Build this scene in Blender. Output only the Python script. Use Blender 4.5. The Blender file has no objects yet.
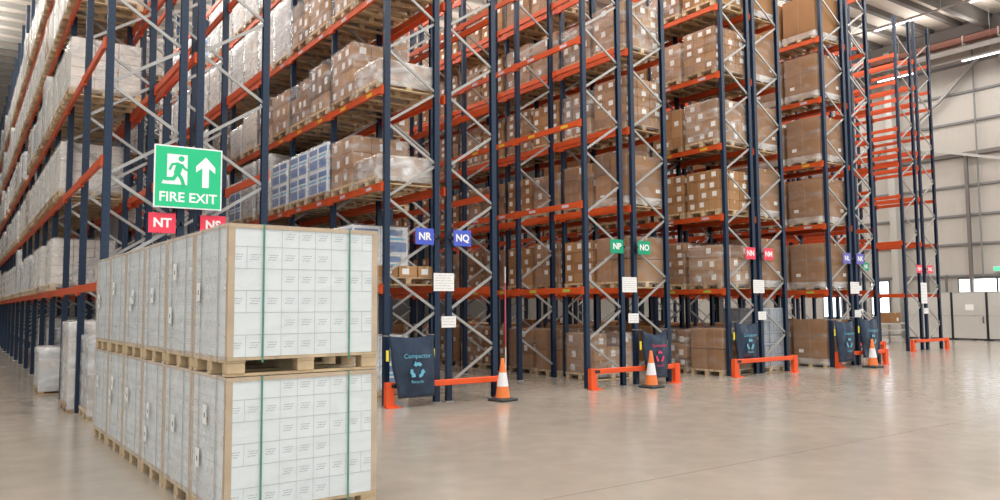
import bpy, math, random
from mathutils import Vector, Matrix, noise
S = bpy.context.scene
COL = S.collection
R = math.radians

# ---------------------------------------------------------------- camera
F_PX, YAW, PITCH, ROLL = 779.67, 0.608, 0.0721, -0.0070
CAM = Vector((-6.0197, -12.0703, 1.6814))
fw = Vector((math.sin(YAW)*math.cos(PITCH), math.cos(YAW)*math.cos(PITCH), math.sin(PITCH)))
rt = Vector((math.cos(YAW), -math.sin(YAW), 0)); up = rt.cross(fw)
r2 = rt*math.cos(ROLL)+up*math.sin(ROLL); u2 = -rt*math.sin(ROLL)+up*math.cos(ROLL)
cd = bpy.data.cameras.new('camera'); cam = bpy.data.objects.new('camera', cd); COL.objects.link(cam)
cd.sensor_width = 36; cd.lens = F_PX/1000*36; cd.clip_end = 300
m = Matrix((r2, u2, -fw)).transposed().to_4x4(); m.translation = CAM
cam.matrix_world = m
S.camera = cam

# ---------------------------------------------------------------- world, exposure
W = bpy.data.worlds.new('world'); S.world = W; W.use_nodes = True
bg = W.node_tree.nodes['Background']; bg.inputs[0].default_value = (0.86, 0.93, 1.0, 1); bg.inputs[1].default_value = 0.62
S.view_settings.view_transform = 'Standard'; S.view_settings.look = 'None'
S.view_settings.gamma = 1; S.view_settings.use_curve_mapping = False
S.view_settings.exposure = 0.6
S.cycles.max_bounces = 6; S.cycles.diffuse_bounces = 3; S.cycles.glossy_bounces = 3
S.cycles.transparent_max_bounces = 24; S.cycles.transmission_bounces = 2
S.cycles.use_denoising = True

def area(name, loc, sx, sy, power, col=(1, .965, .915)):
    l = bpy.data.lights.new(name, 'AREA'); l.shape = 'RECTANGLE'; l.size = sx; l.size_y = sy; l.energy = power; l.color = col
    o = bpy.data.objects.new(name, l); COL.objects.link(o); o.location = loc
    return o
LEDX = [-6.0, -1.06, 3.37, 7.9, 12.1, 16.35, 20.6]
for x in LEDX:                                  # the light of the lamp lines over the aisles
    area('aisle_light', (x, 12, 13.2), .25, 28, 700)
for x in (26.32, 30.6):
    area('hall_light', (x, 10, 13.4 if x < 28 else 12.4), .25, 26, 330)
for x, pw in ((-6.0, 900), (3.37, 260), (12.1, 200), (24, 420), (30, 420)):          # added upward fill on the roof, standing in for floor bounce and daylight
    o = area('roof_fill', (x, 10, 13.6), .25, 44, pw); o.rotation_euler.x = math.pi
for y in (-4, -9, -14):                         # lamp lines over the open floor in front of the racks
    area('apron_light', (8, y, 13.6), 52, .5, 1500)

# ---------------------------------------------------------------- materials
MATS = {}
def nodes_mat(name):
    m = bpy.data.materials.new(name); m.use_nodes = True
    nt = m.node_tree; b = nt.nodes['Principled BSDF']
    return m, nt, b
def mat(name, col, rough=.5, metal=0, var=.0, scale=8, bump=0, emit=0, spec=.5):
    m, nt, b = nodes_mat(name)
    b.inputs['Roughness'].default_value = rough; b.inputs['Metallic'].default_value = metal
    b.inputs['Specular IOR Level'].default_value = spec
    b.inputs['Base Color'].default_value = (*col, 1)
    if var or bump:
        tc = nt.nodes.new('ShaderNodeTexCoord'); n = nt.nodes.new('ShaderNodeTexNoise')
        n.inputs['Scale'].default_value = scale; n.inputs['Detail'].default_value = 4
        nt.links.new(tc.outputs['Object'], n.inputs['Vector'])
        if var:
            r = nt.nodes.new('ShaderNodeValToRGB')
            r.color_ramp.elements[0].position = .3; r.color_ramp.elements[1].position = .7
            r.color_ramp.elements[0].color = (*[c*(1-var) for c in col], 1)
            r.color_ramp.elements[1].color = (*[min(1, c*(1+var)) for c in col], 1)
            nt.links.new(n.outputs['Fac'], r.inputs['Fac']); nt.links.new(r.outputs['Color'], b.inputs['Base Color'])
        if bump:
            bp = nt.nodes.new('ShaderNodeBump'); bp.inputs['Strength'].default_value = bump; bp.inputs['Distance'].default_value = .02
            nt.links.new(n.outputs['Fac'], bp.inputs['Height']); nt.links.new(bp.outputs['Normal'], b.inputs['Normal'])
    if emit:
        b.inputs['Emission Color'].default_value = (*col, 1); b.inputs['Emission Strength'].default_value = emit
    MATS[name] = m
    return m
def mth(nt, op, a, b=None):
    n = nt.nodes.new('ShaderNodeMath'); n.operation = op
    for i, v in enumerate((a, b)):
        if v is None: continue
        if isinstance(v, (int, float)): n.inputs[i].default_value = v
        else: nt.links.new(v, n.inputs[i])
    return n.outputs[0]
mat('sticker_lime', (.45, .55, .08), .5); mat('sticker_pale', (.62, .55, .62), .5); mat('sticker_yellow', (.75, .52, .05), .5)
# punched blue post
def post_mat():
    m, nt, b = nodes_mat('blue_post')
    tc = nt.nodes.new('ShaderNodeTexCoord'); sp = nt.nodes.new('ShaderNodeSeparateXYZ'); nt.links.new(tc.outputs['Object'], sp.inputs[0])
    fz = mth(nt, 'FRACT', mth(nt, 'DIVIDE', sp.outputs[2], .1))
    hz = mth(nt, 'MULTIPLY', mth(nt, 'GREATER_THAN', fz, .3), mth(nt, 'LESS_THAN', fz, .55))
    ay = mth(nt, 'ABSOLUTE', mth(nt, 'SUBTRACT', mth(nt, 'FRACT', mth(nt, 'DIVIDE', mth(nt, 'ADD', sp.outputs[1], 100), 2.32)), .0))
    geo = nt.nodes.new('ShaderNodeNewGeometry')
    sn = nt.nodes.new('ShaderNodeSeparateXYZ'); nt.links.new(geo.outputs['Normal'], sn.inputs[0])
    # holes along a vertical line near the middle of each visible face, read from the stored offset attribute
    at = nt.nodes.new('ShaderNodeAttribute'); at.attribute_name = 'across'
    ac = mth(nt, 'LESS_THAN', mth(nt, 'ABSOLUTE', at.outputs['Fac']), .20)
    mask = mth(nt, 'MULTIPLY', hz, ac)
    mix = nt.nodes.new('ShaderNodeMix'); mix.data_type = 'RGBA'
    mix.inputs[6].default_value = (.006, .022, .054, 1); mix.inputs[7].default_value = (.004, .007, .016, 1)
    nt.links.new(mask, mix.inputs[0]); nt.links.new(mix.outputs[2], b.inputs['Base Color'])
    b.inputs['Roughness'].default_value = .42
    MATS['blue_post'] = m; return m
post_mat()
mat('orange_beam', (.66, .092, .018), .42, 0, .08, 3)
mat('orange_guard', (.85, .10, .018), .4, 0, .06, 4)
mat('galv', (.37, .365, .35), .42, .3, .1, 5)
mat('wood', (.62, .47, .29), .75, 0, .22, 6, .2)
mat('wood_old', (.43, .30, .18), .8, 0, .3, 5, .2)
for i, c in enumerate([(.37, .192, .080), (.295, .147, .058), (.44, .245, .112), (.20, .10, .041)]):
    mat('card%d' % i, c, .78, 0, .07, 2.5)
mat('card_white', (.84, .90, .915), .6, 0, .03, 2)
mat('card_cream', (.76, .70, .63), .65, 0, .07, 5)
mat('card_pink', (.50, .43, .39), .6)
mat('card_grey', (.62, .63, .63), .6, 0, .06, 3)
mat('tape', (.56, .42, .27), .3)
mat('paper', (.84, .84, .82), .6)
mat('ink', (.12, .12, .14), .6)
mat('grey_ink', (.42, .43, .46), .6)
mat('faint_ink', (.52, .55, .58), .6)
mat('pale_ink', (.34, .37, .41), .6)
mat('blue_print', (.13, .25, .52), .5, 0, .3, 6)
mat('lite_blue', (.12, .5, .82), .5)
mat('edge_board', (.60, .47, .33), .7, 0, .1, 6)
mat('green_strap', (.08, .30, .22), .35)
mat('dark_strap', (.30, .31, .30), .4)
mat('sign_green', (.02, .52, .23), .3)
mat('sign_teal', (.0, .33, .17), .35)
mat('sign_red', (.80, .045, .085), .35)
mat('sign_blue', (.07, .11, .56), .35)
mat('white', (.85, .86, .86), .4)
mat('bag_navy', (.018, .035, .07), .3, 0, .25, 7, .4)
mat('bag_cyan', (.14, .45, .60), .5)
mat('bag_pink', (.65, .05, .14), .5)
mat('bag_yellow', (.85, .72, .05), .45)
mat('cone_orange', (.86, .22, .05), .5, 0, .07, 5)
mat('cone_white', (.82, .82, .84), .35)
mat('rubber', (.035, .035, .035), .7)
mat('crate', (.36, .40, .45), .5, 0, .06, 4)
mat('steel_pale', (.46, .45, .42), .5, .1, .04, 2)
mat('steel_mid', (.33, .31, .29), .55, .1)
mat('steel_dark', (.17, .155, .145), .55, .2)
mat('trim_grey', (.20, .20, .20), .6)
mat('screen_panel', (.50, .49, .46), .55, 0, .03, 2)
mat('red_tray', (.40, .19, .15), .6)
mat('led', (1, .93, 1), .4, emit=7)
mat('glow_window', (.82, .91, 1), .4, emit=2.2)
mat('exit_green_lit', (.1, .6, .35), .4, emit=.5)
mat('dark_metal', (.03, .035, .04), .5, .3)

def wrap_mat(name, base, hi, tint=(.86, .87, .88), bump=.5, dist=.8):
    m, nt, b = nodes_mat(name); nt.nodes.remove(b)
    out = nt.nodes['Material Output']
    tc = nt.nodes.new('ShaderNodeTexCoord'); mp = nt.nodes.new('ShaderNodeMapping')
    mp.inputs['Scale'].default_value = (1.2, 1.2, 3.2); mp.inputs['Rotation'].default_value = (.35, .3, 0)
    n = nt.nodes.new('ShaderNodeTexNoise'); n.inputs['Scale'].default_value = 1.7; n.inputs['Detail'].default_value = 5; n.inputs['Distortion'].default_value = dist
    nt.links.new(tc.outputs['Object'], mp.inputs[0]); nt.links.new(mp.outputs[0], n.inputs['Vector'])
    rp = nt.nodes.new('ShaderNodeValToRGB'); rp.color_ramp.elements[0].position = .42; rp.color_ramp.elements[1].position = .72
    rp.color_ramp.elements[0].color = (base,)*3+(1,); rp.color_ramp.elements[1].color = (hi,)*3+(1,)
    nt.links.new(n.outputs['Fac'], rp.inputs['Fac'])
    bp = nt.nodes.new('ShaderNodeBump'); bp.inputs['Strength'].default_value = bump; bp.inputs['Distance'].default_value = .05
    nt.links.new(n.outputs['Fac'], bp.inputs['Height'])
    p = nt.nodes.new('ShaderNodeBsdfPrincipled'); p.inputs['Base Color'].default_value = (*tint, 1); p.inputs['Roughness'].default_value = .2
    p.inputs['Specular IOR Level'].default_value = .8
    nt.links.new(bp.outputs['Normal'], p.inputs['Normal'])
    tr = nt.nodes.new('ShaderNodeBsdfTransparent'); mx = nt.nodes.new('ShaderNodeMixShader')
    nt.links.new(rp.outputs['Color'], mx.inputs[0]); nt.links.new(tr.outputs[0], mx.inputs[1]); nt.links.new(p.outputs[0], mx.inputs[2])
    nt.links.new(mx.outputs[0], out.inputs[0])
    MATS[name] = m
wrap_mat('wrap_thin', .09, .42)
wrap_mat('wrap_milky', .12, .45)
wrap_mat('wrap_heavy', .30, .75)
wrap_mat('wrap_clear', .04, .20)

def floor_mat():
    m, nt, b = nodes_mat('polished_concrete')
    tc = nt.nodes.new('ShaderNodeTexCoord'); 
    n1 = nt.nodes.new('ShaderNodeTexNoise'); n1.inputs['Scale'].default_value = .45; n1.inputs['Detail'].default_value = 7; n1.inputs['Distortion'].default_value = .6
    n2 = nt.nodes.new('ShaderNodeTexNoise'); n2.inputs['Scale'].default_value = 3.0; n2.inputs['Detail'].default_value = 6
    nt.links.new(tc.outputs['Object'], n1.inputs['Vector']); nt.links.new(tc.outputs['Object'], n2.inputs['Vector'])
    s = mth(nt, 'ADD', mth(nt, 'MULTIPLY', n1.outputs['Fac'], .65), mth(nt, 'MULTIPLY', n2.outputs['Fac'], .35))
    r = nt.nodes.new('ShaderNodeValToRGB'); r.color_ramp.elements[0].position = .35; r.color_ramp.elements[1].position = .66
    r.color_ramp.elements[0].color = (.30, .268, .228, 1); r.color_ramp.elements[1].color = (.365, .325, .275, 1)
    nt.links.new(s, r.inputs['Fac'])
    sp = nt.nodes.new('ShaderNodeSeparateXYZ'); nt.links.new(tc.outputs['Object'], sp.inputs[0])
    j1 = mth(nt, 'LESS_THAN', mth(nt, 'ABSOLUTE', mth(nt, 'ADD', sp.outputs[1], 6.6)), .012)
    j2 = mth(nt, 'LESS_THAN', mth(nt, 'FRACT', mth(nt, 'DIVIDE', mth(nt, 'ADD', sp.outputs[0], 103.2), 12)), .0018)
    mx = nt.nodes.new('ShaderNodeMix'); mx.data_type = 'RGBA'; mx.inputs[7].default_value = (.20, .16, .12, 1)
    nt.links.new(mth(nt, 'MULTIPLY', mth(nt, 'MAXIMUM', j1, j2), .6), mx.inputs[0]); nt.links.new(r.outputs['Color'], mx.inputs[6])
    nt.links.new(mx.outputs[2], b.inputs['Base Color'])
    rr = nt.nodes.new('ShaderNodeMapRange'); rr.inputs[1].default_value = .3; rr.inputs[2].default_value = .7; rr.inputs[3].default_value = .17; rr.inputs[4].default_value = .23
    nt.links.new(n2.outputs['Fac'], rr.inputs[0]); nt.links.new(rr.outputs[0], b.inputs['Roughness'])
    bp = nt.nodes.new('ShaderNodeBump'); bp.inputs['Strength'].default_value = .012; bp.inputs['Distance'].default_value = .02
    nt.links.new(n2.outputs['Fac'], bp.inputs['Height']); nt.links.new(bp.outputs['Normal'], b.inputs['Normal'])
    b.inputs['Specular IOR Level'].default_value = .55
    MATS['floor'] = m
floor_mat()
def ribbed(name, col, axis, pitch, depth=.3):
    m, nt, b = nodes_mat(name)
    tc = nt.nodes.new('ShaderNodeTexCoord'); sp = nt.nodes.new('ShaderNodeSeparateXYZ'); nt.links.new(tc.outputs['Object'], sp.inputs[0])
    f = mth(nt, 'FRACT', mth(nt, 'DIVIDE', mth(nt, 'ADD', sp.outputs[axis], 100), pitch))
    t = mth(nt, 'MULTIPLY', mth(nt, 'GREATER_THAN', f, .0), mth(nt, 'LESS_THAN', f, .12))
    bp = nt.nodes.new('ShaderNodeBump'); bp.inputs['Strength'].default_value = depth; bp.inputs['Distance'].default_value = .03
    nt.links.new(t, bp.inputs['Height']); nt.links.new(bp.outputs['Normal'], b.inputs['Normal'])
    b.inputs['Base Color'].default_value = (*col, 1); b.inputs['Roughness'].default_value = .55
    MATS[name] = m
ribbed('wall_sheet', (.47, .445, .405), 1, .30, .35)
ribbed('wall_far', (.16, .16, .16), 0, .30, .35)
ribbed('roof_sheet', (.80, .72, .64), 0, .33, .3)

# ---------------------------------------------------------------- mesh helpers
class MB:
    def __init__(s): s.v = []; s.f = []; s.mi = []; s.ms = []; s.ac = []
    def mid(s, m):
        if m not in s.ms: s.ms.append(m)
        return s.ms.index(m)
    def add(s, vs, fs, m, ac=None):
        b = len(s.v); s.v += [tuple(v) for v in vs]; k = s.mid(m)
        s.ac += (ac if ac else [1.0]*len(vs))
        for f in fs: s.f.append(tuple(i+b for i in f)); s.mi.append(k)
    def box(s, x0, x1, y0, y1, z0, z1, m):
        s.add([(x0,y0,z0),(x1,y0,z0),(x1,y1,z0),(x0,y1,z0),(x0,y0,z1),(x1,y0,z1),(x1,y1,z1),(x0,y1,z1)],
              [(0,3,2,1),(4,5,6,7),(0,1,5,4),(1,2,6,5),(2,3,7,6),(3,0,4,7)], m)
    def cbox(s, x0, x1, y0, y1, z0, z1, m, c=.008):     # box with chamfered edges
        X = (x0, x1); Y = (y0, y1); Z = (z0, z1); vs = []; idx = {}
        for i in (0,1):
            for j in (0,1):
                for k in (0,1):
                    sx, sy, sz = (1,-1)[i], (1,-1)[j], (1,-1)[k]
                    for a in range(3):
                        idx[(i,j,k,a)] = len(vs)
                        o = [c*sx, c*sy, c*sz]; o[a] = 0
                        vs.append((X[i]+o[0], Y[j]+o[1], Z[k]+o[2]))
        fs = []
        q = [(0,0),(1,0),(1,1),(0,1)]
        for a in range(3):
            for sd in (0,1):
                loop = []
                for (p, r) in q:
                    t = [0,0,0]; t[a] = sd; t[(a+1)%3] = p; t[(a+2)%3] = r
                    loop.append(idx[(*t, a)])
                fs.append(tuple(loop if sd else loop[::-1]))
        for a in range(3):          # edges along axis a
            for p in (0,1):
                for r in (0,1):
                    t0 = [0,0,0]; t0[(a+1)%3] = p; t0[(a+2)%3] = r; t1 = list(t0); t1[a] = 1
                    b, c2 = (a+1)%3, (a+2)%3
                    fs.append((idx[(*t0,b)], idx[(*t1,b)], idx[(*t1,c2)], idx[(*t0,c2)]))
        for i in (0,1):
            for j in (0,1):
                for k in (0,1): fs.append((idx[(i,j,k,0)], idx[(i,j,k,1)], idx[(i,j,k,2)]))
        s.add(vs, fs, m)
    def bar(s, a, b, w, h, m, upv=(0,1,0)):              # rectangular bar between two points
        a = Vector(a); b = Vector(b); d = (b-a).normalized(); u = Vector(upv)
        if abs(d.dot(u)) > .95: u = Vector((1,0,0))
        sd = d.cross(u).normalized(); u = sd.cross(d)
        vs = []
        for p in (a, b):
            for (i, j) in ((-1,-1),(1,-1),(1,1),(-1,1)): vs.append(p+sd*i*w/2+u*j*h/2)
        s.add(vs, [(3,2,1,0),(4,5,6,7),(0,1,5,4),(1,2,6,5),(2,3,7,6),(3,0,4,7)], m)
    def cyl(s, a, b, r0, r1, m, n=12):
        a = Vector(a); b = Vector(b); d = (b-a).normalized(); u = Vector((0,0,1))
        if abs(d.dot(u)) > .95: u = Vector((1,0,0))
        sd = d.cross(u).normalized(); u = sd.cross(d); vs = []
        for p, r in ((a, r0), (b, r1)):
            for i in range(n):
                t = 2*math.pi*i/n; vs.append(p+sd*math.cos(t)*r+u*math.sin(t)*r)
        s.add(vs, [(i, (i+1)%n, n+(i+1)%n, n+i) for i in range(n)]+[tuple(range(n))[::-1], tuple(range(n, 2*n))], m)
    def mesh(s, name):
        me = bpy.data.meshes.new(name); me.from_pydata(s.v, [], s.f)
        for x in s.ms: me.materials.append(MATS[x])
        me.polygons.foreach_set('material_index', s.mi)
        if any(a != 1.0 for a in s.ac):
            at = me.attributes.new('across', 'FLOAT', 'POINT'); at.data.foreach_set('value', s.ac)
        me.update(); return me
    def build(s, name, parent=None, loc=(0,0,0)): return link(name, s.mesh(name), parent, loc)
def fix_normals(me):
    import bmesh
    bm = bmesh.new(); bm.from_mesh(me); bmesh.ops.recalc_face_normals(bm, faces=bm.faces); bm.to_mesh(me); bm.free()
def link(name, data, parent=None, loc=(0,0,0), rz=0):
    o = bpy.data.objects.new(name, data); COL.objects.link(o); o.location = loc
    if rz: o.rotation_euler.z = rz
    if parent is not None: o.parent = parent
    return o
def tag(o, label=None, cat=None, group=None, kind=None):
    for k, v in (('label', label), ('category', cat), ('group', group), ('kind', kind)):
        if v: o[k] = v
    return o
def thing(name, loc, label, cat, group=None, rz=0):
    return tag(link(name, None, None, loc, rz), label, cat, group)
KIDS = {}
def copy_tree(o, parent=None):
    c = o.copy(); COL.objects.link(c); c.parent = parent
    for ch in KIDS.get(o.name, ()): copy_tree(ch, c)
    return c
def kid(parent, ch): KIDS.setdefault(parent.name, []).append(ch); return ch
def struct(name, mb, loc=(0,0,0)):
    return tag(mb.build(name, None, loc), kind='structure')

def text(name, s, size, m, parent, loc, rot=(R(90),0,0), bold=0, ext=.001):
    c = bpy.data.curves.new(name, 'FONT'); c.body = s; c.size = size; c.align_x = 'CENTER'; c.align_y = 'CENTER'
    c.extrude = ext; c.offset = bold; c.materials.append(MATS[m]); c.resolution_u = 3
    o = bpy.data.objects.new(name, c); COL.objects.link(o)
    me = bpy.data.meshes.new_from_object(o.evaluated_get(bpy.context.evaluated_depsgraph_get())); bpy.data.objects.remove(o)
    o = bpy.data.objects.new(name, me); COL.objects.link(o); o.location = loc; o.rotation_euler = rot; o.parent = parent
    return o

# ---------------------------------------------------------------- structure
b = MB(); b.box(-40, 32.6, -40, 60, -.2, 0, 'floor'); struct('floor', b)
b = MB(); b.box(32.5, 32.7, -6, 60, 0, 14.9, 'wall_sheet'); struct('wall_right', b)
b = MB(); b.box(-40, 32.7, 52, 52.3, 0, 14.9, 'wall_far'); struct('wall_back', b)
b = MB(); b.box(-40, 32.7, -30, 52.3, 14.9, 15.1, 'roof_sheet'); struct('ceiling', b)
# ceiling purlins run across the hall
tn = [0]
def trim(b):
    tn[0] += 1; return struct('trim_%d' % tn[0], b)
y = -26.0
b = MB()
while y < 52:
    b.box(-40, 17, y-.035, y+.035, 14.7, 14.9, 'steel_pale'); b.box(-40, 17, y-.07, y+.07, 14.68, 14.7, 'steel_pale')  # left purlins coloured paler to stand in for the hazy brightness there
    b.box(17, 32.5, y-.045, y+.045, 14.62, 14.9, 'steel_dark'); b.box(17, 32.5, y-.11, y+.11, 14.60, 14.63, 'steel_dark'); y += 1.29
trim(b)
for y in (-16, 3.6, 11.2, 18.8, 26.4, 34, 41.6):
    b = MB(); b.box(17, 32.4, y-.13, y+.13, 14.12, 14.6, 'steel_dark'); trim(b)
b = MB(); b.box(32.0, 32.49, -6, 52, 14.1, 14.6, 'steel_dark'); trim(b)          # eave beam
b = MB(); b.bar((32.2, 6.0, 11.3), (32.2, 3.2, 13.9), .14, .14, 'steel_mid', (1,0,0)); b.bar((32.2, 11, 8.0), (32.2, 6.0, 11.3), .14, .14, 'steel_mid', (1,0,0)); trim(b)
b = MB(); b.bar((32.1, 9.0, 9.7), (32.1, -2, 6.6), .12, .12, 'steel_pale', (1,0,0)); trim(b)
b = MB(); b.bar((30.6, .9, 14.3), (32.2, 3.4, 12.6), .2, .2, 'steel_mid'); trim(b)
# wall rails, conduit, columns
for z in (2.95, 4.42, 5.77, 7.15, 8.62, 10.15, 11.55, 12.9):
    b = MB(); b.box(32.40, 32.49, -6, 52, z-.05, z+.05, 'trim_grey' if z not in (8.62,) else 'steel_dark')
    if z == 8.62: b.box(32.3, 32.49, -6, 52, z-.09, z+.09, 'steel_dark')
    trim(b)
b = MB(); b.cyl((32.3, 4.5, 2.9), (32.3, 4.5, 14.1), .04, .04, 'trim_grey', 8); trim(b)
b = MB(); b.box(32.15, 32.3, 4.9, 5.03, 0, 8.6, 'steel_dark'); trim(b)
for y in (8.25, 16.5, 24.1, 31.7, 39.3):
    b = MB(); b.box(31.75, 32.25, y-.16, y+.16, 0, 14.2, 'steel_pale'); b.box(31.7, 32.3, y-.22, y+.22, 0, .03, 'steel_pale'); trim(b)
for y in (6.95, 6.1):
    b = MB(); b.box(32.2, 32.3, y-.04, y+.04, 2.2, 3.0, 'steel_dark'); trim(b)
# pale gutter pipe with the red-brown cable tray over it
b = MB(); b.cyl((31.6, -6, 13.35), (31.6, 52, 13.35), .12, .12, 'white', 12); trim(b)
tr = tag(MB().build('cable_tray'), 'long red-brown cable tray above the pale pipe high on the side wall', 'cable tray')
b = MB()
b.box(31.5, 31.8, -6, 50, 13.6, 13.62, 'red_tray'); b.box(31.5, 31.52, -6, 50, 13.6, 13.9, 'red_tray'); b.box(31.78, 31.8, -6, 50, 13.6, 13.9, 'red_tray')
y = -6
while y < 50: b.box(31.47, 31.83, y, y+.05, 13.5, 13.93, 'white'); y += 1.5
tr.data = b.mesh('cable_tray')
# windows low in the side wall
for i, (y0, y1, z0, z1) in enumerate([(2.2, 3.95, 1.9, 2.78), (4.02, 5.62, 1.9, 2.78), (9.0, 9.9, 1.0, 2.78), (11.6, 12.6, 1.0, 2.78), (-3, -0.4, 1.9, 2.78)]):
    b = MB(); b.box(32.47, 32.5, y0, y1, z0, z1, 'glow_window')
    for (a0, a1, c0, c1) in ((y0-.06, y0, z0-.06, z1+.06), (y1, y1+.06, z0-.06, z1+.06), (y0, y1, z0-.06, z0), (y0, y1, z1, z1+.06)):
        b.box(32.42, 32.5, a0, a1, c0, c1, 'trim_grey')
    struct('window_%d' % (i+1), b)
# lit green wall sign far right
t = thing('exit_light', (32.3, 3.85, 3.1), 'small glowing green exit light high above the grey panels at right edge', 'exit sign')
b = MB(); b.box(-.04, .04, -.2, .2, 0, .22, 'white'); b.build('housing', t)
b = MB(); b.box(-.05, -.04, -.18, .18, .02, .2, 'exit_green_lit'); b.build('lit_face', t)
b = MB(); b.cyl((.04, 0, .11), (.2, 0, .11), .03, .03, 'trim_grey', 8); b.build('bracket', t)
# grey screen panels in front of the wall
PL = ['hidden in part behind the end rack', 'with a white notice on it', 'at the right edge of the view']
for i, (y0, y1) in enumerate([(5.72, 7.7), (4.22, 5.62), (2.4, 4.12)]):
    t = thing('screen_panel', (31.75, (y0+y1)/2, 0), 'tall grey metal screen panel by the side wall, '+PL[i], 'screen panel', 'grey screen panels along the side wall')
    h = (y1-y0)/2
    b = MB(); b.cbox(-.03, .03, -h, h, .08, 1.09, 'screen_panel'); b.cbox(-.03, .03, -h, h, 1.105, 2.16, 'screen_panel'); b.build('sheet', t)
    b = MB(); b.box(-.04, .04, -h-.04, -h, 0, 2.18, 'dark_metal'); b.box(-.04, .04, h, h+.04, 0, 2.18, 'dark_metal'); b.box(-.04, .04, -h, h, 2.16, 2.19, 'steel_pale'); b.box(-.035, .035, -h, h, .04, .08, 'dark_metal'); b.build('frame', t)
    b = MB(); b.box(-.25, .25, -h-.04, -h+.04, 0, .04, 'dark_metal'); b.box(-.25, .25, h-.04, h+.04, 0, .04, 'dark_metal'); b.build('foot', t)
    if i == 1: b = MB(); b.box(-.036, -.03, -.2, .16, 1.35, 1.62, 'paper'); b.build('notice', t)
    if i == 1:
        b = MB(); b.bar((-.03, -h+.1, .8), (-.1, -h+.1, .8), .03, .03, 'dark_metal'); b.bar((-.1, -h+.1, .8), (-.1, -h+.1, 1.05), .03, .03, 'dark_metal'); b.bar((-.03, -h+.1, 1.05), (-.1, -h+.1, 1.05), .03, .03, 'dark_metal'); b.build('handle', t)

# LED strip lamps along the trunking lines
def led_line(x, z, y0, y1, sp, lab):
    tr = tag(MB().build('lamp_trunking'), 'thin pale trunking carrying strip lamps '+lab, 'trunking')
    b = MB(); b.box(x-.03, x+.03, y0, y1, z+.06, z+.12, 'steel_pale')
    y = y0+1
    while y < y1: b.cyl((x, y, z+.12), (x, y, 14.6), .008, .008, 'steel_pale', 6); y += 4
    tr.data = b.mesh('lamp_trunking')
    y = sp; k = 0
    words = ['nearest', 'second', 'third', 'fourth', 'fifth', 'sixth', 'seventh', 'eighth', 'ninth', 'tenth']
    while y+2 < y1 and k < 8:
        t = thing('strip_lamp', (x, y+.95, z), '%s LED strip lamp %s' % (words[k], lab), 'strip lamp', 'strip lamps '+lab)
        b = MB(); b.cbox(-.06, .06, -.95, .95, .0, .06, 'white', .01); b.build('housing', t)
        b = MB(); b.cbox(-.035, .035, -.93, .93, -.03, .0, 'led', .01); b.build('diffuser', t)
        y += 3.9; k += 1
led_line(26.32, 13.5, -2, 40, 0.0, 'high over the floor beyond the end rack')
led_line(30.6, 12.5, -2, 40, 2.3, 'close under the pipe by the side wall')
for k, x in enumerate(LEDX):
    b = MB(); b.box(x-.04, x+.04, -2, 34.5, 13.27, 13.33, 'steel_pale')
    for j in range(10): b.cyl((x, -1+j*3.8, 13.33), (x, -1+j*3.8, 14.6), .008, .008, 'steel_pale', 6)
    tag(b.build('lamp_trunking'), ['long lamp trunking over the aisle left of rack NT', 'long lamp trunking over the aisle between racks NS and NR', 'long lamp trunking over the aisle between racks NQ and NP',
        'long lamp trunking over the aisle between racks NO and NN', 'long lamp trunking over the aisle between racks NM and NL', 'long lamp trunking over the aisle right of rack NK', 'long lamp trunking over the aisle before the last empty rack'][k], 'trunking', 'lamp trunkings over the rack aisles')

# ---------------------------------------------------------------- racks
BAY = 2.32; D = .99; HT = 12.1
LV = [2.06, 3.83, 5.53, 7.28, 8.96, 10.66]        # tops of the beams
def frame_mesh(s, y):
    b = MB()
    for xc, o in ((0, s), (s*D, -s)):              # open C posts; web towards the aisle
        x0 = xc-o*.05
        prof = [(-.05,-.045),(-.05,.045),(.05,.045),(.05,.028),(-.034,.028),(-.034,-.028),(.05,-.028),(.05,-.045)]
        n = len(prof)
        for i in range(n):                         # each side a quad strip so that the hole pattern knows where it is
            (ax, ay), (bx, by) = prof[i], prof[(i+1) % n]
            w = math.hypot(bx-ax, by-ay)
            aa = (-1.0, 1.0) if w > .05 else (2.0, 2.0)
            p = [(xc+o*ax, y+ay, .01), (xc+o*bx, y+by, .01), (xc+o*bx, y+by, HT), (xc+o*ax, y+ay, HT)]
            b.add(p, [(0,1,2,3)] if o < 0 else [(3,2,1,0)], 'blue_post', [aa[0], aa[1], aa[1], aa[0]])
        b.add([(xc+o*q[0], y+q[1], HT) for q in prof], [tuple(range(n))], 'blue_post')
        b.box(xc-.08, xc+.08, y-.052, y+.052, 0, .012, 'galv')
    return b
def brace_pts(s):
    out = []; k = 0; z = .30
    inner = True
    while z+.66 < HT-.1:
        if inner: out.append(((s*(D-.04), z+.03), (s*.04, z+.66-.03)))
        else: out.append(((s*.04, z+.03), (s*(D-.04), z+.65-.03)))
        z += .655; inner = not inner
    return out
def beam_into(b, xc, y0, z):                       # z = top of the beam
    b.box(xc-.025, xc+.025, y0+.03, y0+BAY-.03, z-.115, z, 'orange_beam')
    for ye in (y0+.05, y0+BAY-.05):
        b.box(xc-.029, xc+.029, ye-.045, ye+.045, z-.15, z+.015, 'orange_beam')
_bm = {}
def mb_cached(key, fn):
    if key not in _bm: _bm[key] = fn()
    return _bm[key]
ORD = ['first','second','third','fourth','fifth','sixth','seventh','eighth','ninth','tenth','eleventh','twelfth','thirteenth','fourteenth','fifteenth','sixteenth','seventeenth','eighteenth','nineteenth','twentieth']+['%dth' % i for i in range(21, 60)]
RACKS = {}
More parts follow.
